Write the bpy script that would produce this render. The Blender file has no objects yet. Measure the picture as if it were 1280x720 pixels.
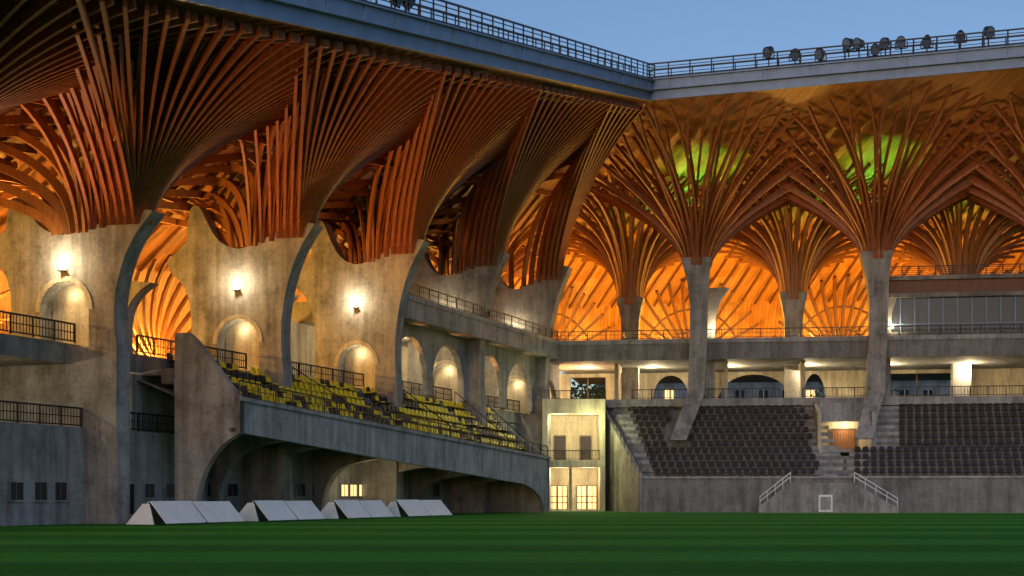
import bpy, math, random
from mathutils import Vector, Matrix
random.seed(7)
V=Vector
sc=bpy.context.scene
# ------------------------------------------------------------------ materials
def newmat(name):
    m=bpy.data.materials.new(name); m.use_nodes=True
    nt=m.node_tree; b=nt.nodes['Principled BSDF']; return m,nt,b
def N(nt,t,**k):
    n=nt.nodes.new(t)
    for a,v in k.items(): setattr(n,a,v)
    return n
def ramp(nt,fac,stops):
    r=N(nt,'ShaderNodeValToRGB'); nt.links.new(fac,r.inputs['Fac'])
    e=r.color_ramp.elements
    while len(e)<len(stops): e.new(0.5)
    for i,(p,c) in enumerate(stops): e[i].position=p; e[i].color=(*c,1)
    return r.outputs['Color']
def noise(nt,vec,scale,detail=6,rough=.6):
    n=N(nt,'ShaderNodeTexNoise'); n.inputs['Scale'].default_value=scale
    n.inputs['Detail'].default_value=detail; n.inputs['Roughness'].default_value=rough
    nt.links.new(vec,n.inputs['Vector']); return n.outputs['Fac']
def mapping(nt,vec,sc_):
    m=N(nt,'ShaderNodeMapping'); m.inputs['Scale'].default_value=sc_
    nt.links.new(vec,m.inputs['Vector']); return m.outputs['Vector']
def mix(nt,a,b,fac,mode='MULTIPLY'):
    m=N(nt,'ShaderNodeMix',data_type='RGBA',blend_type=mode)
    if isinstance(fac,(int,float)): m.inputs[0].default_value=fac
    else: nt.links.new(fac,m.inputs[0])
    nt.links.new(a,m.inputs[6]) if not isinstance(a,tuple) else setattr(m.inputs[6],'default_value',(*a,1))
    nt.links.new(b,m.inputs[7]) if not isinstance(b,tuple) else setattr(m.inputs[7],'default_value',(*b,1))
    return m.outputs[2]
def math_(nt,op,a,b=0.0,c=None):
    m=N(nt,'ShaderNodeMath',operation=op)
    for i,v in enumerate((a,b,c)):
        if v is None: continue
        if isinstance(v,(int,float)): m.inputs[i].default_value=v
        else: nt.links.new(v,m.inputs[i])
    return m.outputs[0]
def bump(nt,b,h,st,dist=.05):
    n=N(nt,'ShaderNodeBump'); n.inputs['Strength'].default_value=st; n.inputs['Distance'].default_value=dist
    nt.links.new(h,n.inputs['Height']); nt.links.new(n.outputs[0],b.inputs['Normal'])
def concrete(name,base,joints=True,contrast=.5):
    m,nt,b=newmat(name)
    tc=N(nt,'ShaderNodeTexCoord').outputs['Object']
    lo=tuple(x*(1-contrast) for x in base); hi=tuple(min(1,x*(1+contrast*.55)) for x in base)
    c=ramp(nt,noise(nt,tc,.55,10,.72),[(.3,lo),(.5,base),(.72,hi)])
    st=ramp(nt,noise(nt,mapping(nt,tc,(1.6,1.6,.16)),1.0,6,.6),[(.35,(.5,.49,.47)),(.6,(1,1,1))])
    c=mix(nt,c,st,.85)
    sp=ramp(nt,noise(nt,tc,6,4,.7),[(.35,(.7,.7,.7)),(.55,(1,1,1))])
    c=mix(nt,c,sp,.7)
    if joints:
        s=N(nt,'ShaderNodeSeparateXYZ'); nt.links.new(tc,s.inputs[0])
        jz=math_(nt,'LESS_THAN',math_(nt,'FRACT',math_(nt,'DIVIDE',s.outputs[2],2.45)),.022)
        jx=math_(nt,'LESS_THAN',math_(nt,'FRACT',math_(nt,'DIVIDE',math_(nt,'ADD',s.outputs[0],math_(nt,'MULTIPLY',s.outputs[1],.4)),2.3)),.02)
        j=math_(nt,'MULTIPLY',math_(nt,'MAXIMUM',jz,jx),.45)
        c=mix(nt,c,(.2,.19,.185),j,'MIX')
    nt.links.new(c,b.inputs['Base Color']); b.inputs['Roughness'].default_value=.82
    bump(nt,b,noise(nt,tc,3,8,.7),.5,.08)
    return m
def timber(name,a,c2,rough=.5,scale=1.0):
    m,nt,b=newmat(name)
    tc=N(nt,'ShaderNodeTexCoord').outputs['Object']
    g=noise(nt,mapping(nt,tc,(3*scale,3*scale,.5*scale)),1.5,5,.6)
    c=ramp(nt,g,[(.3,a),(.7,c2)])
    nt.links.new(c,b.inputs['Base Color']); b.inputs['Roughness'].default_value=rough
    return m
def boards(name,a,c2,width=.35):
    m,nt,b=newmat(name)
    uv=N(nt,'ShaderNodeUVMap').outputs[0]
    s=N(nt,'ShaderNodeSeparateXYZ'); nt.links.new(uv,s.inputs[0])
    d=math_(nt,'DIVIDE',s.outputs[0],width)
    fl=math_(nt,'FLOOR',d)
    w=N(nt,'ShaderNodeTexWhiteNoise',noise_dimensions='2D')
    cb=N(nt,'ShaderNodeCombineXYZ'); nt.links.new(fl,cb.inputs[0])
    nt.links.new(math_(nt,'FLOOR',math_(nt,'DIVIDE',math_(nt,'ADD',s.outputs[1],math_(nt,'MULTIPLY',fl,1.7)),4.2)),cb.inputs[1])
    nt.links.new(cb.outputs[0],w.inputs['Vector'])
    c=ramp(nt,w.outputs['Value'],[(0,a),(1,c2)])
    g=ramp(nt,noise(nt,mapping(nt,uv,(6,.5,1)),1.5,5,.6),[(.3,(.7,.66,.6)),(.65,(1,1,1))])
    c=mix(nt,c,g,.8)
    gap=math_(nt,'LESS_THAN',math_(nt,'FRACT',d),.1)
    c=mix(nt,c,(.04,.015,.008),math_(nt,'MULTIPLY',gap,.75),'MIX')
    nt.links.new(c,b.inputs['Base Color']); b.inputs['Roughness'].default_value=.5
    return m
def plain(name,col,rough=.5,metal=0,var=.25,scale=2,spec=.5):
    m,nt,b=newmat(name)
    tc=N(nt,'ShaderNodeTexCoord').outputs['Object']
    c=ramp(nt,noise(nt,tc,scale,5),[(.3,tuple(x*(1-var) for x in col)),(.7,tuple(min(1,x*(1+var)) for x in col))])
    nt.links.new(c,b.inputs['Base Color']); b.inputs['Roughness'].default_value=rough; b.inputs['Metallic'].default_value=metal
    b.inputs['Specular IOR Level'].default_value=spec
    return m
def emis(name,col,s):
    m,nt,b=newmat(name); b.inputs['Base Color'].default_value=(*col,1)
    b.inputs['Emission Color'].default_value=(*col,1); b.inputs['Emission Strength'].default_value=s
    return m
M={}
M['conc']=concrete('board_marked_concrete',(.33,.325,.32),True,.6)
M['conc2']=concrete('smooth_concrete',(.34,.35,.365),False,.45)
M['concd']=concrete('weathered_concrete',(.22,.22,.225),True,.5)
M['pale']=concrete('pale_plaster',(.56,.51,.40),False,.25)
M['tim']=timber('larch_beam',(.19,.050,.016),(.34,.11,.034))
M['tim2']=timber('larch_beam_light',(.22,.075,.022),(.34,.135,.04))
M['timd']=timber('silhouette_rib',(.075,.022,.008),(.14,.045,.014))  # silhouette against the amber glow put into the timber colour, no stain
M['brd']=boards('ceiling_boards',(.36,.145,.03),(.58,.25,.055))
M['brdL']=boards('ceiling_boards_unlit',(.15,.05,.014),(.28,.105,.03))  # same boarding, dimness of the unlit canopy put into its colour
M['steel']=plain('fascia_metal',(.12,.19,.32),.45,.2,.2,.7)
M['black']=plain('black_steel',(.012,.012,.014),.45,.3)
M['grey']=plain('black_seat_plastic',(.012,.013,.017),.5,0,.3,3,.25)
M['yel']=plain('yellow_seat_plastic',(.74,.58,.005),.45,0,.2,3,.3)
M['white']=plain('white_board',(.74,.76,.78),.5,0,.08,1.5)
M['glassd']=plain('dark_glass',(.02,.025,.035),.08,0,.2)
M['lit']=emis('lamp_glow',(1,.78,.42),9)
M['litw']=emis('lit_window',(1,.68,.28),1.4)
M['frame']=plain('window_frame',(.12,.08,.05),.5)
M['leaf']=plain('foliage',(.05,.1,.03),.7,0,.5,1)
M['roof']=plain('slate_roof',(.06,.06,.07),.6)
# grass
m,nt,b=newmat('mown_grass')
tc=N(nt,'ShaderNodeTexCoord').outputs['Object']
s=N(nt,'ShaderNodeSeparateXYZ'); nt.links.new(tc,s.inputs[0])
wob=math_(nt,'MULTIPLY',noise(nt,mapping(nt,tc,(.12,.12,1)),1,3),1.6)
ph=math_(nt,'SINE',math_(nt,'MULTIPLY',math_(nt,'ADD',s.outputs[1],wob),math.pi/5.6))
st=ramp(nt,math_(nt,'MULTIPLY_ADD',ph,.5,.5),[(.3,(.052,.270,.036)),(.7,(.092,.400,.054))])
n1=ramp(nt,noise(nt,tc,2.2,8,.75),[(.3,(.6,.62,.5)),(.7,(1.0,1.0,1.0))])
n2=ramp(nt,noise(nt,mapping(nt,tc,(.06,.4,1)),1.0,4,.6),[(.3,(.7,.78,.65)),(.7,(1,1,1))])
n3=ramp(nt,noise(nt,tc,16,3,.8),[(.35,(.5,.55,.45)),(.65,(1,1,1))])
c=mix(nt,mix(nt,mix(nt,st,n1,.9),n2,.9),n3,.9)
nt.links.new(c,b.inputs['Base Color']); b.inputs['Roughness'].default_value=.85
b.inputs['Specular IOR Level'].default_value=.05
bump(nt,b,noise(nt,tc,10,6,.8),1.0,.12)
M['grass']=m
# ------------------------------------------------------------------ mesh builder
class MB:
    def __init__(s): s.v=[];s.f=[];s.m=[];s.uv={}
    def add(s,vs,fs,mat):
        o=len(s.v); s.v+= [tuple(x) for x in vs]
        for f in fs: s.f.append(tuple(i+o for i in f)); s.m.append(mat)
    def box(s,c,hx,hy,hz,mat):
        c=V(c);P=[c+a*hx+b_*hy+d*hz for a in(-1,1) for b_ in(-1,1) for d in(-1,1)]
        s.add(P,[(0,1,3,2),(4,6,7,5),(0,4,5,1),(2,3,7,6),(0,2,6,4),(1,5,7,3)],mat)
    def beam(s,p,q,w,h,mat,up=V((0,0,1))):
        p=V(p);q=V(q);t=q-p;L=t.length
        if L<1e-5:return
        t/=L;sd=t.cross(up)
        if sd.length<1e-3: sd=V((1,0,0))
        sd.normalize();u=sd.cross(t).normalized()
        s.box((p+q)/2,t*L/2,sd*w/2,u*h/2,mat)
    def plate(s,pts,th,mat):
        th=V(th);n=len(pts);P=[V(p) for p in pts]+[V(p)+th for p in pts]
        F=[tuple(range(n)),tuple(range(2*n-1,n-1,-1))]+[(i,(i+1)%n,(i+1)%n+n,i+n) for i in range(n)]
        s.add(P,F,mat)
    def sweep(s,pts,S,w,d,mat,w1=None):
        n=len(pts);P=[];S=V(S)
        for i,p in enumerate(pts):
            t=(pts[min(i+1,n-1)]-pts[max(i-1,0)]).normalized()
            S2=(S-t*S.dot(t)).normalized()
            nn=S2.cross(t).normalized()
            k=i/(n-1);dd=d*(1-.25*k)
            for a,b_ in((-1,-1),(1,-1),(1,1),(-1,1)): P.append(p+S2*(a*w/2)+nn*(b_*dd/2))
        F=[(0,1,2,3),tuple(4*(n-1)+j for j in(3,2,1,0))]
        for i in range(n-1):
            for j in range(4):
                k=(j+1)%4;F.append((4*i+j,4*i+4+j,4*i+4+k,4*i+k))
        s.add(P,F,mat)
    def obj(s,name,parent=None,recalc=True):
        me=bpy.data.meshes.new(name);me.from_pydata(s.v,[],s.f)
        used=[];
        for k in s.m:
            if k not in used: used.append(k)
        for k in used: me.materials.append(M[k])
        for p,k in zip(me.polygons,s.m): p.material_index=used.index(k)
        if recalc:
            import bmesh
            bm=bmesh.new();bm.from_mesh(me);bmesh.ops.recalc_face_normals(bm,faces=bm.faces);bm.to_mesh(me);bm.free()
        me.update()
        o=bpy.data.objects.new(name,me);sc.collection.objects.link(o)
        if parent:o.parent=parent
        return o
def empty(name):
    e=bpy.data.objects.new(name,None);sc.collection.objects.link(e);return e
def light(name,typ,loc,en,col,parent,target=None,size=.15,angle=100,blend=.6):
    l=bpy.data.lights.new(name,typ);l.energy=en;l.color=col
    if typ in('POINT','SPOT'): l.shadow_soft_size=size
    if typ=='SPOT': l.spot_size=math.radians(angle);l.spot_blend=blend
    o=bpy.data.objects.new(name,l);sc.collection.objects.link(o);o.location=loc
    if target is not None: o.rotation_euler=(V(target)-V(loc)).to_track_quat('-Z','Y').to_euler()
    o.parent=parent;return o
def bez(a,b_,c,d,n=14):
    r=[]
    for i in range(n+1):
        t=i/n;u=1-t;r.append(a*u**3+b_*3*u*u*t+c*3*u*t*t+d*t**3)
    return r
def catmull(P,n=5):
    r=[]
    for i in range(len(P)-1):
        p0=P[max(i-1,0)];p1=P[i];p2=P[i+1];p3=P[min(i+2,len(P)-1)]
        for k in range(n):
            t=k/n
            r.append(tuple(.5*((2*p1[j])+(-p0[j]+p2[j])*t+(2*p0[j]-5*p1[j]+4*p2[j]-p3[j])*t*t+(-p0[j]+3*p1[j]-3*p2[j]+p3[j])*t**3) for j in(0,1)))
    r.append(P[-1]);return r
# ------------------------------------------------------------------ site coordinates
CAMZ=1.5;F=1800.
EL=V((.3575,.934,0));OL=V((.934,-.3575,0));P0=V((-21.4,77,0))
def L(s,o,z): return P0+EL*s+OL*o+V((0,0,z))
ER=V((.989,-.148,0));DR=V((.148,.989,0));R0=V((12,132,0))
def R(t,d,z): return R0+ER*t+DR*d+V((0,0,z))
def solve(base,e,px):
    r=(px-640)/F;return (r*base.y-base.x)/(e.x-r*e.y)
def sL(px,o): return solve(P0+OL*o,EL,px)
def tR(px,d): return solve(R0+DR*d,ER,px)
def zat(py,Y): return CAMZ+(620-py)*Y/F
Z=V((0,0,1))
def railing(mb,p,q,h=1.0,post=1.6,bal=.28,mat='black',t=.05,bars=0):
    p=V(p);q=V(q);d=q-p;n=max(1,int(round(d.length/post)))
    mb.beam(p+Z*h,q+Z*h,t*1.5,t*1.4,mat)
    mb.beam(p+Z*.12,q+Z*.12,t,t,mat)
    for i in range(n+1): 
        a=p+d*i/n; mb.beam(a,a+Z*h,t*1.3,t*1.3,mat,V((0,1,0)))
    for k in range(bars):
        zz=.12+(h-.12)*(k+1)/(bars+1); mb.beam(p+Z*zz,q+Z*zz,t*.7,t*.7,mat)
    if bal:
        nb=int(d.length/bal)
        for i in range(nb):
            a=p+d*(i+.5)/nb; mb.beam(a+Z*.12,a+Z*(h),t*.55,t*.55,mat,V((0,1,0)))
def seat(mb,p,f,r,mat,sc_=1.0):
    w=.25*sc_
    mb.box(p+Z*.43*sc_+f*.02,r*w,f*.2*sc_+Z*.02,Z*.035*sc_,mat)
    a=p-f*.22*sc_
    P=[a-r*w*.9+Z*.42*sc_,a+r*w*.9+Z*.42*sc_,a+r*w-f*.08+Z*.72*sc_,a+r*w*.72-f*.1+Z*.86*sc_,a-r*w*.72-f*.1+Z*.86*sc_,a-r*w-f*.08+Z*.72*sc_]
    mb.plate(P,f*.05,mat)
    mb.box(p-f*.12+Z*.2*sc_,r*.04,f*.05,Z*.2*sc_,'black')
# ------------------------------------------------------------------ ground
g=MB();g.add([(-1500,-200,0),(1500,-200,0),(1500,3000,0),(-1500,3000,0)],[(0,1,2,3)],'grass')
g.obj('football_pitch_ground')
# ------------------------------------------------------------------ LEFT GRANDSTAND
A=empty('grandstand')
fins=[(-15.5,.60),(1.6,.74),(19.3,1.0),(36.4,1.19),(53.5,1.38),(70.7,1.52)]
AZ=11.6
def fin_outline(k):
    def zz(z): return 9.8+(z-9.8)*k
    front=catmull([(0,9.6),(-.15,zz(11.5)),(-.05,zz(13.4)),(.35,zz(15.4)),(1.1,zz(17.3)),(2.3,zz(19.1))])
    topc=catmull([(2.3,zz(19.1)),(1.5,zz(19.2)),(-.6,zz(18.75))],4)
    t2=catmull([(-.6,zz(18.75)),(-1.8,zz(18.2)),(-3.4,zz(17.85)),(-4.8,zz(18.4)),(-5.7,zz(19.6)),(-6.3,zz(20.7)),(-6.9,zz(20.9)),(-7.2,zz(20.2)),(-7.35,zz(18.6))])
    back=catmull([(-8.9,zz(17.3)),(-8.6,zz(16.5)),(-7.8,zz(15.8)),(-7.2,zz(14.6)),(-7.0,zz(12.6)),(-7.3,9.6)])
    arch=[(-5.0,9.6),(-5.0,AZ)]
    for i in range(13):
        a=math.pi-math.pi*i/12; arch.append((-3.4+1.6*math.cos(a),AZ+1.6*math.sin(a)))
    arch+=[(-1.8,AZ),(-1.8,9.6)]
    out=front+topc[1:]+t2[1:]+back+arch
    r=[]
    for p in out:
        if not r or (abs(p[0]-r[-1][0])+abs(p[1]-r[-1][1]))>1e-3: r.append(p)
    return r
TH=1.2
mb=MB()
for s,k in fins:
    mb.plate([L(s-TH,o,z) for o,z in fin_outline(k)],EL*TH,'conc')
    mb.plate([L(s-TH,0,0),L(s-TH,0,9.6),L(s-TH,-8,9.6),L(s-TH,-8,0)],EL*TH,'conc')
    for i in range(14):
        a0=math.pi*i/14;a1=math.pi*(i+1)/14
        P=[(-3.4+r*math.cos(a),AZ+r*math.sin(a)) for r,a in((1.62,a0),(1.9,a0),(1.9,a1),(1.62,a1))]
        mb.plate([L(s-TH-.08,o,z) for o,z in P],EL*.078,'pale')
    mb.plate([L(s-.3,-1.9,9.7),L(s-.3,-1.9,13.4),L(s-.3,-4.9,13.4),L(s-.3,-4.9,9.7)],EL*.2,'pale')
mb.obj('concrete_fins',A)
mb=MB()
for s,k in fins[:-1]:
    sm=s+8.2; kk=k+.02
    def zz(z): return 9.8+(z-9.8)*kk
    out=catmull([(-6.3,9.8),(-6.35,zz(12.5)),(-6.1,zz(14.0)),(-5.4,zz(15.2)),(-4.4,zz(16.0))])+[(-6.2,zz(16.3)),(-7.6,zz(15.6))]+catmull([(-7.7,zz(15)),(-7.8,zz(13)),(-7.8,9.8)])
    mb.plate([L(sm,o,z) for o,z in out],EL*.9,'conc')
mb.obj('curved_piers',A)
mb=MB()
mb.plate([L(-32,-3,8.7),L(-32,-3,9.79),L(-32,-20,9.79),L(-32,-20,8.7)],EL*110,'conc')
mb.plate([L(-32,-2,0),L(-32,-2,5.2),L(-32,-2.4,5.2),L(-32,-2.4,0)],EL*44,'conc2')
mb.plate([L(-32,-2.4,4.9),L(-32,-2.4,5.15),L(-32,-12,5.15),L(-32,-12,4.9)],EL*44,'conc2')
mb.plate([L(-32,-9,5.15),L(-32,-9,8.7),L(-32,-9.3,8.7),L(-32,-9.3,5.15)],EL*44,'pale')
for i in range(12):
    mb.box(L(7.6+i*.34,-6.0,5.15+.085*(i+1)+.002),EL*.168,OL*1.1,Z*.085*(i+1),'conc2')
mb.obj('concourse_slab',A)
# deck
S0,S1=6.35,58.9
def zp(s): return 7.07+(5.0-7.07)*(s-S0)/(S1-S0)
def zb(s): return 5.1+(2.6-5.1)*(s-S0)/(51-S0)
mb=MB()
outl=[(S0,zp(S0)),(S1,zp(S1)),(S1,0),(57.6,0)]+[(50+7.6*math.cos(math.pi/2*i/10),zb(50)*math.sin(math.pi/2*i/10)) for i in range(1,11)]+[(S0,zb(S0))]
mb.plate([L(s,4,z) for s,z in outl],OL*-.3,'conc2')
mb.plate([L(S0,4.12,zp(S0)-.18),L(S1,4.12,zp(S1)-.18),L(S1,4.12,zp(S1)+.06),L(S0,4.12,zp(S0)+.06)],OL*-.5,'conc')
mb.plate([L(S0,3.7,zb(S0)+.3),L(S0,3.7,zb(S0)+.05),L(50,3.7,zb(50)+.05),L(50,3.7,zb(50)+.3)],OL*-.4,'conc')
for i in range(12):
    a=S0+(S1-S0)*i/12;b_=S0+(S1-S0)*(i+1)/12
    mb.add([L(a,3.7,zb(a)+.6),L(b_,3.7,zb(b_)+.6),L(b_,-3,8.3),L(a,-3,8.3)],[(0,1,2,3)],'conc')
gout=catmull([(1.0,0),(1.15,1.6),(1.7,3.0),(2.7,4.3),(4,5.1)])
gout=gout+[(4,zp(S0)),(3.4,7.7),(1.1,10.4),(.5,10.9),(-.35,10.9),(-.35,0)]
mb.plate([L(S0,o,z) for o,z in gout],EL*.5,'conc')
for sb in [14,19.3-.6,27.5,35.6,44,52]:
    t=zb(min(sb,50))
    o_=catmull([(-2.3,0),(-2.1,t*.45),(-1.0,t*.85),(1.2,t+.1),(3.7,t+.3)])+[(3.7,t+.8),(-2.9,8.2),(-2.9,0)]
    mb.plate([L(sb,o,z) for o,z in o_],EL*.8,'conc')
mb.plate([L(6,-3,0),L(6,-3,8.6),L(78,-3,8.6),L(78,-3,0)],OL*-.3,'conc2')
NR=7
def rowz(i,s): 
    a=zp(s)-.75; return a+(9.45-a)*i/(NR-1)
for i in range(NR):
    o=3.5-i*.85
    mb.plate([L(S0+.5,o,rowz(i,S0+.5)),L(S1,o,rowz(i,S1)),L(S1,o,rowz(i,S1)-.9),L(S0+.5,o,rowz(i,S0+.5)-.9)],OL*(-.86 if i<NR-1 else -1.5),'concd')
mb.plate([L(S1-.4,4,0),L(S1-.4,4,zp(S1)),L(S1-.4,-2.5,9.4),L(S1-.4,-2.5,0)],EL*.4,'conc2')
mb.obj('seating_deck',A)
mb=MB()
for i in range(NR-1):
    o=3.0-i*.85
    s=S0+1.0+(.25 if i%2 else 0);j=0
    while s<S1-.8:
        blk=False
        for fs,_ in fins:
            if o<.2 and fs-TH-.35<s<fs+.35: blk=True
        if int(s*10)%155<12: blk=True
        if not blk:
            pat=(math.sin(j*.55+i*1.3)+math.sin(j*.21-i*.8))>-.45
            if random.random()<.12: pat=not pat
            seat(mb,L(s,o,rowz(i,s)),OL,EL,'yel' if pat else 'grey',1.15)
        s+=.72;j+=1
mb.obj('stadium_seating',A)
mb=MB()
railing(mb,L(S0+.2,3.85,zp(S0)),L(S1,3.85,zp(S1)),1.0,2.0,.5,t=.06,bars=1)
for (a,b_) in ((6,18),(20,35),(37,52),(54,69),(-15,.4)):
    railing(mb,L(a,-2.7,9.79),L(b_,-2.7,9.79),1.05,1.7,.25,t=.065,bars=1)
railing(mb,L(-15,-2.2,5.2),L(.3,-2.2,5.2),1.05,1.7,.25,t=.065,bars=1)
railing(mb,L(1.7,-2.2,5.2),L(11,-2.2,5.2),1.05,1.7,.25,t=.065,bars=1)
for sx in (21,37.6,50,55):
    mb.beam(L(sx,3.4,zp(sx)+1.1),L(sx,-1.5,10.5),.07,.07,'black')
    for q in range(6):
        a=L(sx,3.4,zp(sx)+1.1).lerp(L(sx,-1.5,10.5),q/5);mb.beam(a,a-Z*1.1,.06,.06,'black',V((0,1,0)))
mb.obj('safety_railing',A)
mb=MB()
def winL(px,py0,py1,w,o,mat):
    s=sL(px,o);Y=L(s,o,0).y;z1=zat(py0,Y);z0=max(.15,zat(py1,Y))
    c=L(s,o+.0,(z0+z1)/2);h=(z1-z0)/2
    mb.box(c+OL*.0,EL*w/2,OL*.03,Z*h,mat)
    for k in(-1,1):
        mb.box(c+EL*k*(w/2+.05),EL*.05,OL*.09,Z*(h+.1),'conc2'); mb.box(c+Z*k*(h+.05),EL*(w/2),OL*.09,Z*.05,'conc2')
    mb.box(c,EL*.03,OL*.05,Z*h,'frame')
winL(157,605,643,1.5,-2,'glassd')
for px in(186,213): winL(px,605,622,1.0,-2,'glassd')
for px in(20,50,75): winL(px,603,625,1.0,-2,'glassd')
for px in(265,290,313,355,375,395,545): winL(px,605,620,1.3,-3,'glassd')
for px in(430,441,452,463): winL(px,606,620,1.1,-3,'litw')
for px in(570,): winL(px,608,622,.9,-3,'litw')
for px in(612,): winL(px,600,640,3,-3,'glassd')
mb.obj('windows',A)
mb=MB()
sa,sb=36.4,71.6
mb.plate([L(sa,.45,15.2),L(sa,.45,16.9),L(sa,-12,16.9),L(sa,-12,15.2)],EL*(sb-sa),'conc')
mb.plate([L(sa,.55,16.6),L(sa,.55,17.0),L(sa,.2,17.0),L(sa,.2,16.6)],EL*(sb-sa),'conc2')
for j in range(3,6):
    a=fins[j][0];b_=fins[j+1][0]-TH if j+1<len(fins) else 77
    out=[(a,15.2),(a,9.8)]
    cl=((a+(b_-a)*.26,3.4),(a+(b_-a)*.74,3.4)) if b_-a>10 else ((a+(b_-a)*.5,2.4),)
    for cx,rr in cl:
        out+= [(cx-rr,9.8)] + [(cx+rr*math.cos(math.pi-math.pi*i/14),10.9+rr*math.sin(math.pi-math.pi*i/14)) for i in range(15)]+[(cx+rr,9.8)]
    out+=[(b_,9.8),(b_,15.2)]
    mb.plate([L(s,-1.3,z) for s,z in out],OL*-.5,'conc')
mb.plate([L(sa-2,-9,9.8),L(sa-2,-9,15.2),L(78,-9,15.2),L(78,-9,9.8)],OL*-.3,'pale')
railing(mb,L(sa+.3,.4,17.0),L(sb,.4,17.0),.95,1.8,.4,t=.06,bars=1)
mb.obj('upper_balcony',A)
# ------------------------------------------------------------------ ROOF
C=V((12.1,128,36.7));NL=V((-21.6,40,18.0));B=V((-3.9,173,24));BN=V((-51,50,14));NR_=V((12.1+24.5*2.4,128-6.1*2.4,36.7+.55*2.4));BR=V((75,161,24.5))
T=empty('timber_roof')
def CL(k,v):
    a=C.lerp(NL,k);b_=B.lerp(BN,k);p=a.lerp(b_,v);p.z+=1.6*math.sin(math.pi*min(1,max(0,v)));return p
def CR(k,v):
    a=C.lerp(NR_,k);b_=B.lerp(BR,k);p=a.lerp(b_,v);p.z+=1.6*math.sin(math.pi*min(1,max(0,v)));return p
def surf(name,fn,nu,nv,mat,lift=0,uvlen=(100,40)):
    me=bpy.data.meshes.new(name);vs=[];fs=[]
    for i in range(nu+1):
        for j in range(nv+1):
            vs.append(tuple(fn(i/nu,j/nv)+Z*lift))
    for i in range(nu):
        for j in range(nv):
            a=i*(nv+1)+j;fs.append((a,a+1,a+nv+2,a+nv+1))
    me.from_pydata(vs,[],fs);uvl=me.uv_layers.new(name='UVMap')
    for p in me.polygons:
        for li in p.loop_indices:
            vi=me.loops[li].vertex_index;i,j=divmod(vi,nv+1)
            uvl.data[li].uv=(i/nu*uvlen[0],j/nv*uvlen[1])
        p.use_smooth=True
    me.materials.append(M[mat]);o=bpy.data.objects.new(name,me);sc.collection.objects.link(o);o.parent=T;return o
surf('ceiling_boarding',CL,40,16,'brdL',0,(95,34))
surf('ceiling_boarding_b',CR,30,16,'brd',0,(65,44))
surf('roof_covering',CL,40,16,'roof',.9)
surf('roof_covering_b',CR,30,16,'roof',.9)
def BWL(k,v):
    p=CL(k,1.0);q=V((p.x-.6,p.y+.2,9.5));r=p.lerp(q,v);r+=V((-.9,.35,0))*1.2*math.sin(math.pi*v);return r
def BWR(k,v):
    p=CR(k,1.0);q=V((p.x,p.y+1.5,16.5));r=p.lerp(q,v);r+=V((0,1.5,0))*math.sin(math.pi*v);return r
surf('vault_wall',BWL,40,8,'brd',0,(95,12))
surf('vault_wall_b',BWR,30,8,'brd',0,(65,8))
def branch(mb,a,e,up,pull,w=.24,d=.55,mat='tim',n=14,p2=None):
    h=V((e.x-a.x,e.y-a.y,0))
    if h.length<.3: h=V((.3,0,0))
    hd=h.normalized();S=V((-hd.y,hd.x,0))
    p1=a+Z*up+hd*.15
    if p2 is None: p2=e-hd*pull-Z*(pull*.12)
    mb.sweep(bez(a,p1,p2,e,n),S,w,d,mat)
mb=MB()
for idx,(s,k) in enumerate(fins):
    tip=9.8+9.3*k
    Yf=L(s,13,0).y
    kc=(128-Yf)/88
    def ring(n,v,du,o0,s0,upf,back,dn,w=.17,d=.55,mat='tim',zo=-.75):
        for j in range(n):
            u=(j-(n-1)/2)/((n-1)/2)
            kk=kc-u*du
            if kk<.004 or kk>1.0: continue
            a=L(s-.6+u*s0,o0-.5*abs(u),tip+zo*k);e=CL(kk,v)-Z*.4
            dz=e.z-a.z
            q=e+V((a.x-e.x,a.y-e.y,0))*back-Z*dz*dn
            branch(mb,a,e,dz*upf,0,w,d,mat,14,q)
    ring(29,.018,.22,1.6,.6,.38,.40,.13)
    ring(25,.075,.205,1.1,.6,.38,.40,.13)
    ring(23,.135,.19,.6,.6,.38,.40,.13)
    ring(19,.20,.175,.1,.6,.40,.40,.12)
    ring(15,.27,.16,-.5,.55,.42,.42,.10,zo=-.9)
    ring(13,.35,.145,-1.2,.55,.42,.45,.08,zo=-1.0)
    ring(11,.44,.13,-2.0,.5,.42,.5,.05,zo=-1.15,mat='tim2')
    for sg in(-1,1):
        for j in range(6):
            v=.50+j*.06;kk=kc-sg*.11
            if kk<.004 or kk>1: continue
            a=L(s-.6+sg*.45,-2.0-j*.4,tip-1.2*k);e=CL(kk,v)-Z*.35
            branch(mb,a,e,(e.z-a.z)*.5,3.2,w=.2,mat='tim2')
    for j in range(15):
        u=(j-7)/7;kk=kc-u*.10
        kk=min(1,max(.004,kk))
        a=L(s-.6+u*.5,-4.0,tip-1.2*k);e=CL(kk,.86-.12*abs(u))-Z*.35
        branch(mb,a,e,(e.z-a.z)*.8+1,3.2,w=.2,mat='tim2')
mb.obj('branching_beams',T)
mb=MB()
vaultL=[]
for i in range(len(fins)-1):
    kc=(128-L(fins[i][0]+8,13,0).y)/88
    c=CL(max(kc,.0),1.0);base=V((c.x,c.y,10.2))+OL*3.0
    vaultL.append(base)
    for j in range(15):
        a=math.radians(6+168*j/14)
        Rr=8.5
        e=base+EL*(-math.cos(a)*Rr)+Z*(math.sin(a)*Rr*1.05)+OL*(2.2*math.sin(a))
        mb.sweep(bez(base+Z*.5,base+EL*(-math.cos(a)*3)+Z*(math.sin(a)*3.5)-OL*.6,base+EL*(-math.cos(a)*6.5)+Z*(math.sin(a)*7)-OL*.1,e,8),V(EL) if abs(math.cos(a))<.35 else V(OL),.28,.26,'timd')
mb.obj('vault_ribs',T)
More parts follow.
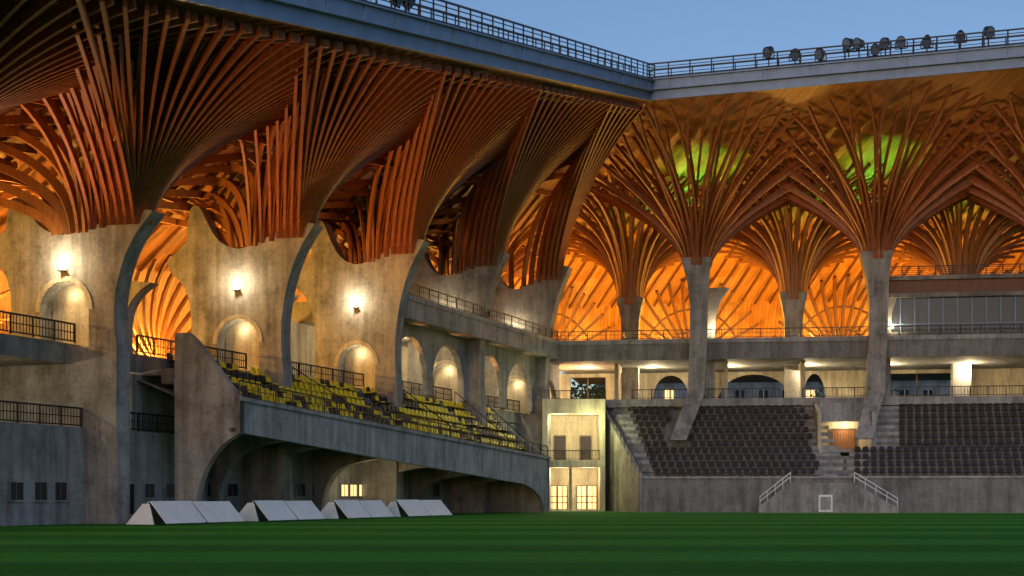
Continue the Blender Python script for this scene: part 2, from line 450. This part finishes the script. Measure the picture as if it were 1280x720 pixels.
# right trees
def zc(x,y): 
    dep=y-(128-.25*(x-12.1)); v=min(1,max(0,dep/43)); return 36.7+.0225*(x-12.1)-.3*dep+1.6*math.sin(math.pi*v)
trees=[('f',18.2,141.2,24.7),('f',35.1,138.6,24.9),('f',52.2,136,25.0),('r',12.5,152,22.3),('r',29.3,150,22.6),('r',46,147.6,22.8),('r',-3,156,22)]
mb=MB()
for kind,x,y,zt in trees:
    rings=[(12.5,22,1.4,0,.15),(12.5,22,1.4,.5,-.15),(8.6,15,.8,.25,.12),(8.6,15,.8,.75,-.12),(5.0,12,.3,.1,0)] if kind=='f' else [(10.2,21,2.4,0,.10),(10.2,21,2.4,.5,-.10),(7.4,22,1.8,.25,0),(4.6,14,1.0,.2,0)]
    for Rr,n,pull,ph_,tw in rings:
        for j in range(n):
            a=2*math.pi*(j+.3+ph_)/n+random.uniform(-.015,.015)
            ry=Rr*(1.2 if math.sin(a)<0 else .8) if kind=='f' else Rr
            ex=x+Rr*math.cos(a);ey=y+ry*math.sin(a)
            fr=128-.25*(ex-12.1)
            if ey<fr+.7: ey=fr+.7
            hipx=12.1+(ey-128)*(-16/45.)
            if ex<hipx+.2: ex=hipx+.2
            e=V((ex,ey,zc(ex,ey)-.3))
            ab=a+tw*2.0
            a0=V((x+1.15*math.cos(ab),y+1.05*math.sin(ab),zt-.7))
            am=a+tw
            if kind=='f':
                m2=V((x+Rr*.52*math.cos(am),y+ry*.52*math.sin(am),a0.z+(e.z-a0.z)*.70))
                branch(mb,a0,e,(e.z-a0.z)*.30,pull,.2,.45,p2=m2)
            else:
                m2=V((x+Rr*.68*math.cos(am),y+Rr*.68*math.sin(am),min(e.z-.2,a0.z+(e.z-a0.z)*.98)))
                branch(mb,a0,e,(e.z-a0.z)*.72,pull,.2,.4,'tim2',p2=m2)
mb.obj('branching_beams_b',T)
mb=MB()
vaultR=[]
for cx in (4,20.8,37.6,54.4):
    k=(cx-B.x)/(BR.x-B.x);c=CR(k,1.0);base=V((c.x,c.y-2.6,17.2));vaultR.append(base)
    for j in range(17):
        a=math.radians(5+170*j/16);Rr=8.2
        e=base+V((-math.cos(a)*Rr,-3.2*math.sin(a),math.sin(a)*9.0))
        m1=base+V((-math.cos(a)*3,.3,math.sin(a)*3.2));m2=base+V((-math.cos(a)*6.2,-.6*math.sin(a),math.sin(a)*6.6))
        sd=V((math.sin(a),0,math.cos(a)))
        mb.sweep(bez(base,m1,m2,e,8),sd,.3,.5,'timd')
    for rr in(3.2,5.6):
        pts=[base+V((-math.cos(a_)*rr,-.6*math.sin(a_),math.sin(a_)*rr*1.04)) for a_ in [math.pi*q/18 for q in range(19)]]
        mb.sweep(pts,V((0,1,0)),.4,.22,'timd')
# rafters following the ceiling boards at the rear
for i in range(46):
    k=.01+i*.021
    mb.sweep([CR(k,.38+.62*q/10)-Z*.22 for q in range(11)],V((1,0,0)),.16,.34,'timd')
for i in range(50):
    k=.01+i*.0195
    mb.sweep([CL(k,.45+.55*q/8)-Z*.22 for q in range(9)],V(EL),.16,.34,'timd')
mb.obj('vault_ribs_b',T)
mb=MB()
def fascia(p,q,hh=1.55):
    d=(q-p);n=V((d.y,-d.x,0)).normalized()
    if n.y>0: n=-n
    mb.plate([p-Z*.1,p+Z*(hh*.45),q+Z*(hh*.45),q-Z*.1],n*.25,'steel')
    mb.plate([p+Z*(hh*.45)+n*.0,p+Z*hh,q+Z*hh,q+Z*(hh*.45)],n*.6,'steel')
    mb.plate([p+Z*(hh+.003)-n*1.5,p+Z*(hh+.1)-n*1.5,q+Z*(hh+.1)-n*1.5,q+Z*(hh+.003)-n*1.5],n*2.3,'steel')
    railing(mb,p+Z*(hh+.1)+n*.6,q+Z*(hh+.1)+n*.6,1.35,1.9,0,t=.08,bars=3)
    railing(mb,p+Z*(hh+.1)-n*1.2,q+Z*(hh+.1)-n*1.2,1.35,1.9,0,t=.07,bars=1)
    nn_=int(d.length/4)
    for i in range(nn_):
        a=p+d*(i+.5)/nn_; mb.beam(a+n*.62+Z*(hh*.5),a+n*.62+Z*(hh*.98),.06,.03,'steel',V((0,1,0)))
fascia(C,NR_);fascia(C,NL)
mb.obj('edge_walkway',T)
def floodlight(p,aim):
    mb=MB();e=V(aim).normalized();sd=e.cross(Z).normalized();u=sd.cross(e)
    mb.beam(p,p+Z*.75,.1,.1,'black',V((0,1,0)))
    c=p+Z*1.2;q=1.25
    for k in(-1,1): mb.beam(p+Z*.6+sd*k*.5,c+sd*k*.5,.07,.07,'black',V((0,1,0)))
    mb.beam(p+Z*.6-sd*.5,p+Z*.6+sd*.5,.08,.08,'black')
    n=12;P=[];prof=[(-.55,.14),(-.45,.28),(.1,.36),(.3,.42),(.34,.42)]
    for t,r in prof:
        for i in range(n):
            a=2*math.pi*i/n;P.append(c+e*t*q+sd*r*math.cos(a)+u*r*q*math.sin(a))
    Fc=[tuple(range(n))]
    for j in range(len(prof)-1):
        for i in range(n): Fc.append((j*n+i,j*n+(i+1)%n,(j+1)*n+(i+1)%n,(j+1)*n+i))
    mb.add(P,Fc,'black')
    P=[c+e*.36*q+sd*.36*math.cos(2*math.pi*i/n)+u*.36*q*math.sin(2*math.pi*i/n) for i in range(n)]
    mb.add(P,[tuple(range(n))],'steel')
    mb.obj('floodlight')
dR=(NR_-C)
for px in (960,993,1025,1060,1073,1093,1106,1126,1158,1200,1235):
    p=C+dR*(solve(C,dR,px));floodlight(p+Z*(1.7+random.uniform(-.3,.6))+V((.1,.2,0)),(random.uniform(-.9,.3),-1,random.uniform(-.8,-.2)))
dL=(NL-C)
for px in (395,447,462,498,512):
    p=C+dL*(solve(C,dL,px));floodlight(p+Z*1.7+V((-.2,.1,0)),(1,random.uniform(-.6,.1),-.5))
# ------------------------------------------------------------------ RIGHT GRANDSTAND
G=empty('grandstand')
def loftcol(mb,secs,mat):
    P=[];Fc=[]
    for z,cx,cy,w,d in secs:
        for a,b_ in((-1,-1),(1,-1),(1,1),(-1,1)):
            P.append(V((cx,cy,z))+ER*(a*w/2)+DR*(b_*d/2))
    n=len(secs)
    Fc=[(0,1,2,3),tuple(4*(n-1)+j for j in(3,2,1,0))]
    for i in range(n-1):
        for j in range(4):
            k=(j+1)%4;Fc.append((4*i+j,4*i+k,4*i+4+k,4*i+4+j))
    mb.add(P,Fc,mat)
mb=MB()
for kind,x,y,zt in trees:
    if kind=='f':
        loftcol(mb,[(11.2,x-.0,y+.8,1.7,1.4),(17,x+.1,y,1.7,1.5),(20,x+.15,y,1.75,1.6),(22.2,x+.05,y,2.0,1.9),(23.6,x-.05,y,2.5,2.2),(zt,x-.1,y,3.0,2.5)],'conc')
        loftcol(mb,[(6.8,x-2.4,y-4.6,1.5,1.2),(9.5,x-1.1,y-1.8,1.6,1.3),(11.5,x-.2,y-.2,1.65,1.3),(15.1,x,y+.05,1.65,1.3)],'conc')
        loftcol(mb,[(11.2,x+1.6,y+3.2,1.1,1),(16.9,x+1.6,y+3.2,1.0,1),(19.5,x+1.7,y+3.2,1.1,1),(21.2,x+2.0,y+3.2,1.6,1.1),(22.3,x+2.5,y+3.2,2.3,1.2)],'conc')
    else:
        loftcol(mb,[(0,x,y,1.8,1.6),(18.3,x,y,1.8,1.6),(20,x,y,1.9,1.7),(21.2,x,y,2.3,2.0),(zt,x,y,2.9,2.5)],'conc')
mb.obj('tree_columns',G)
mb=MB()
BA=V((3.75,144.5,0));
def RB(t,d,z): return BA+ER*t+DR*d+Z*z
mb.plate([RB(0,0,15),RB(0,0,16.95),RB(0,30,16.95),RB(0,30,15)],ER*75,'concd')
mb.plate([RB(0,-.12,16.6),RB(0,-.12,17.05),RB(0,.2,17.05),RB(0,.2,16.6)],ER*75,'conc2')
railing(mb,RB(0,.1,17.05),RB(74,.1,17.05),.9,1.9,.45,t=.06,bars=1)
mb.plate([RB(-3,1.2,10.4),RB(-3,1.2,11.2),RB(-3,30,11.2),RB(-3,30,10.4)],ER*80,'conc2')
mb.obj('balcony',G)
mb=MB()
WD=15.
def tB(px,d): return solve(BA+DR*d,ER,px)
segs=[(672,713,'n'),(713,757,'r'),(757,815,'n'),(815,862,'a'),(862,897,'n'),(897,988,'a'),(988,1004,'n'),(1004,1032,'a'),(1032,1092,'n'),(1092,1200,'r'),(1200,1290,'n')]
for a,b_,ty in segs:
    t0=tB(a,WD);t1=tB(b_,WD)
    if ty=='n': mb.plate([RB(t0,WD,11.2),RB(t0,WD,15),RB(t1,WD,15),RB(t1,WD,11.2)],DR*.4,'pale')
    elif ty=='r':
        mb.plate([RB(t0,WD,14.6),RB(t0,WD,15),RB(t1,WD,15),RB(t1,WD,14.6)],DR*.4,'pale')
        mb.box(RB((t0+t1)/2,WD,12.9),ER*.06,DR*.05,Z*1.7,'frame')
        mb.box(RB((t0+t1)/2,WD,12.2),ER*(t1-t0)/2,DR*.04,Z*.05,'frame')
    else:
        c=(t0+t1)/2;r=(t1-t0)/2
        out=[(t0,15)]+[(c+r*math.cos(math.pi-math.pi*i/14),11.3+ (14.7-11.3)*math.sin(math.pi*i/14)**.8) for i in range(15)]+[(t1,15)]
        mb.plate([RB(t,WD,z) for t,z in out],DR*.4,'pale')
for px in (770,905,1000,1100):
    t=tB(px,5)
    out=[(3,15),(3,11.2),(4,11.2)]+[(8+4*math.cos(math.pi-math.pi*i/10),11.5+3*math.sin(math.pi*i/10)) for i in range(11)]+[(12,11.2),(WD,11.2),(WD,15)]
    mb.plate([RB(t,d,z) for d,z in out],ER*.4,'pale')
mb.obj('concourse_wall',G)
NRR=12
def rz(i): return 2.5+.68*i
def rd(i): return .4+1.06*i
mb=MB()
for i in range(NRR+1):
    d=rd(i);z=rz(i)
    tl=tR(806,d) if i==0 else tR(806-(806-758)*i/NRR,d)
    dd=1.06 if i<NRR else 2.5
    ranges=[(tl,tR(1024,d)),(tR(1092,d),75)] if 5<=i else [(tl,75)]
    for a,b_ in ranges:
        mb.plate([R(a,d,z-1.0 if i else 0),R(a,d,z),R(a,d+dd,z),R(a,d+dd,z-1.0 if i else 0)],ER*(b_-a),'concd')
mb.plate([R(-.4,0,0),R(-.4,0,3.25),R(-.4,.35,3.25),R(-.4,.35,0)],ER*76,'concd')
mb.plate([R(-.4,-.1,3.1),R(-.4,-.1,3.3),R(-.4,.45,3.3),R(-.4,.45,3.1)],ER*76,'conc2')
e0=V((11.7,132,0));e1=V((8.9,146,0));
mb.plate([e0,e0+Z*3.3,e1+Z*10.9,e1],V((.35,.05,0)),'conc')
mb.obj('terrace',G)
mb=MB()
def aisle(pxt,pxb,w,i0=0,i1=NRR):
    for i in range(i0,i1):
        d=rd(i);f=i/NRR;px=pxb+(pxt-pxb)*f;t=tR(px,d)
        mb.box(R(t,d+1.06-.27,rz(i)+.17),ER*w,DR*.265,Z*.17,'conc2')
        mb.box(R(t,d+.8-.27+.0,rz(i)+.005),ER*w,DR*.2,Z*.004,'pale')
aisle(1006,1048,1.25);aisle(772,812,.7);aisle(1108,1060,1.0,0,5)
aisle(1110,1110,1.1,5,12)
mb.obj('aisle_steps',G)
mb=MB()
for i in range(NRR):
    d=rd(i)+.45;z=rz(i);f=i/NRR
    blocks=[(821-(821-785)*f, 1030-24*f)]
    if i<5: blocks.append((1068,1300))
    else: blocks.append((1124,1300))
    for a,b_ in blocks:
        t=tR(a,d)+.3;te=tR(b_,d)-.3
        while t<te:
            p=R(t,d,z)
            skip=False
            for kind,x,y,zt in trees:
                if kind=='f' and 5<=i<=12:
                    q=(z-6.8)/4.5
                    cx=x-2.4+ (2.2)*min(1,max(0,q))
                    if abs(p.x-cx)<1.15 : skip=True
            if not skip: seat(mb,p,-DR,ER,'grey',1.05)
            t+=.74
mb.obj('stadium_seating',G)
mb=MB()
dP=rd(5)
ta=tR(1022,dP);tb=tR(1090,dP)
mb.plate([R(ta,dP,4.5),R(ta,dP,9.3),R(ta,dP+7,10.9),R(ta,dP+7,4.5)],ER*.35,'pale')
mb.plate([R(tb,dP,4.5),R(tb,dP,9.3),R(tb,dP+7,10.9),R(tb,dP+7,4.5)],ER*.35,'conc2')
mb.plate([R(ta+.35,dP+5,5),R(ta+.35,dP+5,9.6),R(tb,dP+5,9.6),R(tb,dP+5,5)],DR*.3,'pale')
mb.plate([R(ta+.35,dP+2.4,8.6),R(ta+.35,dP+2.4,10.4),R(tb,dP+2.4,10.4),R(tb,dP+2.4,8.6)],DR*.35,'conc2')
mb.plate([R(ta+.35,dP+2.75,9.0),R(ta+.35,dP+2.75,9.3),R(ta+.35,dP+6,9.3),R(ta+.35,dP+6,9.0)],ER*(tb-ta-.35),'conc2')
mb.plate([R(ta+.35,dP,5.6),R(ta+.35,dP,5.9),R(ta+.35,dP+5,5.9),R(ta+.35,dP+5,5.6)],ER*(tb-ta-.35),'conc2')
tc_=tR(1054,dP+5)
mb.box(R(tc_,dP+4.93,6.9),ER*1.1,DR*.05,Z*1.0,'tim2')
for k in range(-4,5): mb.box(R(tc_+k*.25,dP+4.85,6.9),ER*.03,DR*.04,Z*.98,'frame')
for k in(-1,1): mb.box(R(tc_+k*1.17,dP+4.88,6.95),ER*.07,DR*.09,Z*1.07,'frame')
mb.box(R(tc_,dP+4.88,8.0),ER*1.1,DR*.09,Z*.06,'frame')
mb.obj('vomitory',G)
mb=MB()
for a,b_ in((680,757),(790,863),(880,975),(1003,1090),(1124,1280)):
    railing(mb,RB(tB(a,1.3),1.3,11.2),RB(tB(b_,1.3),1.3,11.2),.95,1.7,.3,t=.06)
railing(mb,R(0,.15,3.3),R(tR(985,.15),.15,3.3),.35,3,0,t=.05)
mb.beam(e0+Z*4.2,e1+Z*11.9,.07,.07,'black')
for k in range(12):
    q=e0.lerp(e1,k/11)+Z*(3.3+7.6*k/11);mb.beam(q,q+Z*.95,.05,.05,'black',V((0,1,0)))
def RF(px,z,d=-2.2): return R(tR(px,d),d,z)
for off in(0,.9):
    for px0,z0,px1,z1 in ((950,.55,988,2.7),(1068,2.7,1122,.4)):
        d=-2.2+off*1.6
        for hh_ in(.5,.9): mb.beam(RF(px0,z0+hh_,d),RF(px1,z1+hh_,d),.06,.06,'white')
        for k in range(5):
            px=px0+(px1-px0)*k/4;zz=z0+(z1-z0)*k/4
            mb.beam(RF(px,zz,d),RF(px,zz+.9,d),.05,.05,'white',V((0,1,0)))
mb.obj('safety_railing',G)
mb=MB()
pr=[(948,0),(948,.5),(988,2.65),(1068,2.65),(1124,.35),(1124,0)]
mb.plate([RF(px,z) for px,z in pr],DR*.3,'conc')
for k in range(10):
    f0=k/10
    px=948+40*f0;t0=tR(px,-2);t1=tR(988,-2)
    mb.plate([R(t0,-1.9,.215*k),R(t0,-1.9,.215*(k+1)),R(t1,-1.9,.215*(k+1)),R(t1,-1.9,.215*k)],DR*1.85,'conc2')
    px=1124-56*f0;t1=tR(px,-2);t0=tR(1068,-2)
    mb.plate([R(t0,-1.9,.215*k),R(t0,-1.9,.215*(k+1)),R(t1,-1.9,.215*(k+1)),R(t1,-1.9,.215*k)],DR*1.85,'conc2')
t0=tR(988,-2);t1=tR(1068,-2)
mb.plate([R(t0+.01,-1.9,2.2),R(t0+.01,-1.9,2.6),R(t1-.01,-1.9,2.6),R(t1-.01,-1.9,2.2)],DR*1.85,'conc2')
c=RF(1032,.85,-2.25)
mb.box(c,ER*.6,DR*.05,Z*.75,'white')
mb.box(c-DR*.06,ER*.45,DR*.02,Z*.58,'conc2')
mb.obj('stair_block',G)
mb=MB()
tx=tB(1106,2.0)
for zlo,zhi in((17.0,17.5),(20.9,21.3),(22.6,23.0)):
    mb.plate([RB(tx,1.2,zlo),RB(tx,1.2,zhi),RB(tx,10,zhi),RB(tx,10,zlo)],ER*30,'concd')
mb.plate([RB(tx,1.8,17.5),RB(tx,1.8,20.9),RB(tx+30,1.8,20.9),RB(tx+30,1.8,17.5)],DR*.1,'glassd')
for k in range(16):
    mb.box(RB(tx+.1+k*1.35,1.72,19.2),ER*.06,DR*.07,Z*1.7,'steel')
mb.box(RB(tx+14,1.7,18.3),ER*14,DR*.05,Z*.05,'steel')
mb.plate([RB(tx,1.6,21.3),RB(tx,1.6,22.6),RB(tx+30,1.6,22.6),RB(tx+30,1.6,21.3)],DR*.3,'timd')
railing(mb,RB(tx,1.3,23),RB(tx+30,1.3,23),.9,1.6,.0,t=.06,bars=3)
mb.obj('glazed_box',G)
# ------------------------------------------------------------------ corner tower
K=empty('corner_stair_tower')
mb=MB()
def X(px,Y): return (px-640)/F*Y
y0=141.
xa,xb=X(678,y0),X(752,y0)+.35
for z0_,z1_ in ((0,.1),(4.3,5.0),(9.6,11.0)):
    mb.plate([V((xa,y0,z0_)),V((xa,y0,z1_)),V((xb,y0,z1_)),V((xb,y0,z0_))],V((0,7,0)),'pale')
mb.plate([V((xa,y0+4,.1)),V((xa,y0+4,9.6)),V((xb,y0+4,9.6)),V((xb,y0+4,.1))],V((0,.3,0)),'pale')
for xx in(xa,xb-.5):
    mb.plate([V((xx,y0+.01,.1)),V((xx,y0+.01,9.6)),V((xx+.5,y0+.01,9.6)),V((xx+.5,y0+.01,.1))],V((0,3.9,0)),'pale')
mb.plate([V((xa+2.6,y0+.3,.1)),V((xa+2.6,y0+.3,4.3)),V((xa+2.9,y0+.3,4.3)),V((xa+2.9,y0+.3,.1))],V((0,.5,0)),'pale')
for i,px in enumerate((690,703,727,740)):
    c=V((X(px,y0+3.9),y0+3.9,1.35))
    mb.box(c,V((.42,0,0)),V((0,.04,0)),Z*1.15,'litw')
    for k in(-1,0,1): mb.box(c+V((k*.46,-.05,0)),V((.04,0,0)),V((0,.06,0)),Z*1.2,'frame')
    for zz in(1.2,.1,-.5): mb.box(c+V((0,-.06,zz)),V((.42,0,0)),V((0,.05,0)),Z*.04,'frame')
for px in(700,732):
    c=V((X(px,y0+3.9),y0+3.9,6.4));mb.box(c,V((.6,0,0)),V((0,.04,0)),Z*1.2,'frame')
    mb.box(c+V((0,-.05,0)),V((.5,0,0)),V((0,.03,0)),Z*1.1,'glassd')
railing(mb,V((xa+.5,y0+.1,5.0)),V((xb-.5,y0+.1,5.0)),.95,1.6,.28,t=.06)
for k in range(9):
    q=e0.lerp(e1,.72);mb.box(q+V((-.08,0,1.0+k*.3)),V((.05,0,0)),V((-.1,.5,0)),Z*.06,'frame')
mb.obj('tower_shell',K)
# ------------------------------------------------------------------ buildings seen beyond
H=empty('annex_building')
mb=MB()
mb.plate([V((12,196,0)),V((12,196,18)),V((60,196,18)),V((60,196,0))],V((0,12,0)),'conc2')
mb.plate([V((10,195,18)),V((61,195,18)),V((61,202,24)),V((10,202,24))],V((0,.3,.3)),'roof')
for k in range(14):
    c=V((15+k*3.2,195.9,14.7));mb.box(c,V((.6,0,0)),V((0,.06,0)),Z*1.2,'litw' if k in(1,2,8,11) else 'glassd')
    mb.box(c+V((0,-.05,0)),V((.05,0,0)),V((0,.06,0)),Z*1.2,'white')
mb.obj('walls',H)
def tree(x,y,h,r):
    mb=MB()
    loftcol(mb,[(0,x,y,.9,.9),(h*.4,x+.2,y,.6,.6),(h*.75,x+.1,y,.25,.25)],'frame')
    for k in range(6):
        a=k*1.05;mb.beam(V((x,y,h*(.35+.06*k))),V((x+r*.6*math.cos(a),y+r*.6*math.sin(a),h*(.6+.05*k))),.2,.2,'frame')
    cl=[(V((random.gauss(0,.45)*r,random.gauss(0,.45)*r,random.gauss(0,.2)*h))) for _ in range(26)]
    for c_ in cl:
        for q in range(70):
            p=V((x,y,h*.72))+c_+V((random.gauss(0,1),random.gauss(0,1),random.gauss(0,.8)))*r*.16
            a=V((random.uniform(-1,1),random.uniform(-1,1),random.uniform(-1,1))).normalized()*.28
            b_=a.cross(V((random.uniform(-1,1),random.uniform(-1,1),.3))).normalized()*.2
            mb.add([p-a,p+b_,p+a,p-b_],[(0,1,2,3)],'leaf')
    mb.obj('leafy_tree',None,False)
tree(11,182,19,6);tree(6,186,18,6);tree(44,184,17,5)
# ------------------------------------------------------------------ leaning white boards
def board(sa_,sb_,o,H_=1.2):
    mb=MB();a=sa_;b_=sb_
    mb.plate([L(a,o,.05),L(b_,o,.05),L(b_,o-1.0,H_),L(a,o-1.0,H_)],OL*.05+Z*.04,'white')
    mb.plate([L(a,o-1.9,.05),L(b_,o-1.9,.05),L(b_,o-1.06,H_),L(a,o-1.06,H_)],OL*-.04+Z*.02,'white')
    for q in(a+.1,b_-.1):
        mb.beam(L(q,o-.1,.1),L(q,o-1.8,.1),.05,.05,'black');mb.beam(L(q,o-.06,.06),L(q,o-1.0,H_-.07),.05,.05,'black');mb.beam(L(q,o-1.85,.06),L(q,o-1.06,H_-.07),.05,.05,'black')
    mb.obj('a_frame_board')
for a,b_ in ((208,305),(324,406),(425,492),(503,565)):
    s0=sL(a,4.6);s1=sL(b_,4.6)
    if a>208: s0+=1.1
    m_=(s0+s1)/2
    board(s0,m_-.1,4.6);board(m_+.1,s1,4.6,1.17)
    mb=MB()
    c0=L(s0-.45,3.5,0)
    mb.plate([c0+OL*.65+Z*.04,c0-OL*1.05+Z*.04,c0-OL*.25+EL*.3+Z*1.1,c0+OL*.15+EL*.3+Z*1.1],EL*.05,'white')
    mb.beam(c0+EL*.3+Z*.05,c0-OL*.05+EL*.38+Z*1.05,.05,.05,'black')
    mb.obj('a_frame_board')
# ------------------------------------------------------------------ LIGHTS
WARM=(1,.5,.07);YEL=(1,.76,.42);GRN=(.05,1,.16)
def lampfix(p,parent):
    mb=MB();mb.box(p,V((.14,0,0)),V((0,.14,0)),Z*.1,'lit');mb.box(p-Z*.14,V((.18,0,0)),V((0,.18,0)),Z*.04,'black');mb.obj('wall_lamp',parent)
for i,(s,k) in enumerate(fins):
    zz_=10.2+5.0*k
    p=L(s-TH-.55,-3.4,zz_);lampfix(p+EL*.35,A)
    light('fin_lamp','POINT',p+Z*.35-EL*.3,330,(1,.80,.48),A,size=.12)
    light('arch_lamp','POINT',L(s-.75,-3.4,12.6),45,YEL,A,size=.05)
    light('roof_uplight','POINT',L(s+6,-13.5,12.5),5200,WARM,A,size=.4)
    light('canopy_fill','SPOT',L(s+8,-2.0,11.5),4200,(1,.42,.12),A,target=L(s+9,5,30),angle=115,size=.3)  # fill spots added to brighten the canopy underside, not fixtures of the stand
    light('canopy_fill','SPOT',L(s+2,-9.0,13+2*k),3600,WARM,A,target=L(s+3,-7,40),angle=120,size=.3)
    if s>30: light('arcade_lamp','POINT',L(s+4,-5,14.2),520,YEL,A);light('arcade_lamp','POINT',L(s+12,-5,14.2),520,YEL,A)
for base in vaultL:
    for q in(-4,4): light('vault_uplight','POINT',base-OL*1.7+EL*q+Z*2.0,800,WARM,A,size=.3)
light('recess_lamp','POINT',L(6,-6,8.2),600,YEL,A);light('recess_lamp','POINT',L(-8,-6,8.2),600,YEL,A)
light('deck_lamp','POINT',L(31,0,3.2),160,YEL,A)
for kind,x,y,zt in trees:
    if kind=='f':
        light('green_uplight','SPOT',(x-.8,y+3.0,zt+.6),6500,GRN,G,target=(x-1.2,y+3.6,zt+10),angle=84,size=.2)
        light('green_uplight','SPOT',(x+.8,y-.6,zt+1.4),3000,(.2,1,.08),G,target=(x+.8,y+.2,zt+10),angle=70,size=.2)
        light('pier_lamp','POINT',(x+2.2,y+1.9,18.2),350,YEL,G)
        light('canopy_fill','SPOT',(x-8.4,y+2,19),2600,(1,.42,.08),G,target=(x-8.4,y-8,36),angle=90,size=.3)  # added warm fill for the ceiling between front trees, no fixture
    else:
        light('green_uplight','SPOT',(x+.5,y-.5,zt+1.6),700,(.3,1,.1),G,target=(x,y-1,zt+10),angle=70,size=.2)
        light('tree_uplight','POINT',(x+4.5,y+5,19),4200,WARM,G,size=.3)
        light('tree_uplight','POINT',(x-4.5,y+5,19),4200,WARM,G,size=.3)
for base in vaultR:
    for q in(-4,4): light('vault_uplight','POINT',base+V((q,2.2,1.6)),1100,WARM,G,size=.3)
for t in (3,10,18,26,34,42):
    light('concourse_lamp','POINT',RB(t,8,14.3),1100,YEL,G)
light('vomitory_lamp','POINT',R(tR(1056,dP+3.6),dP+3.8,8.6),260,YEL,G)
for px in(700,735):
    light('tower_lamp','POINT',(X(px,142.5),142.3,9.0),240,YEL,K);light('tower_lamp','POINT',(X(px,142.5),142.3,3.8),240,YEL,K)
light('tower_lamp','POINT',(X(745,138),139,8.5),600,(.95,.95,.4),K)
# ------------------------------------------------------------------ sky + added dusk fill
w=bpy.data.worlds.new('World');sc.world=w;w.use_nodes=True;nt=w.node_tree
bg=nt.nodes['Background'];sky=nt.nodes.new('ShaderNodeTexSky');sky.sky_type='NISHITA';sky.sun_disc=False
sky.sun_elevation=math.radians(8);sky.sun_rotation=math.radians(200);sky.ozone_density=3.0
nt.links.new(mix(nt,sky.outputs[0],(1.0,.87,.90),1.0),bg.inputs[0]);bg.inputs[1].default_value=.19
sl=bpy.data.lights.new('dusk_fill','SUN');sl.energy=.68;sl.angle=math.radians(40);sl.color=(.76,.87,1)  # broad cool fill added to lift pitch and fronts, stands for sky glow
so=bpy.data.objects.new('dusk_fill',sl);sc.collection.objects.link(so)
so.rotation_euler=(math.radians(38),0,math.radians(25))
sc.view_settings.view_transform='Standard';sc.view_settings.look='None';sc.view_settings.exposure=0
# ------------------------------------------------------------------ camera
cd=bpy.data.cameras.new('camera');cd.lens=F/1280*36;cd.sensor_width=36;cd.shift_y=260/1280;cd.clip_end=6000;cd.clip_start=.1
co=bpy.data.objects.new('camera',cd);sc.collection.objects.link(co);co.location=(0,0,CAMZ);co.rotation_euler=(math.pi/2,0,0)
sc.camera=co
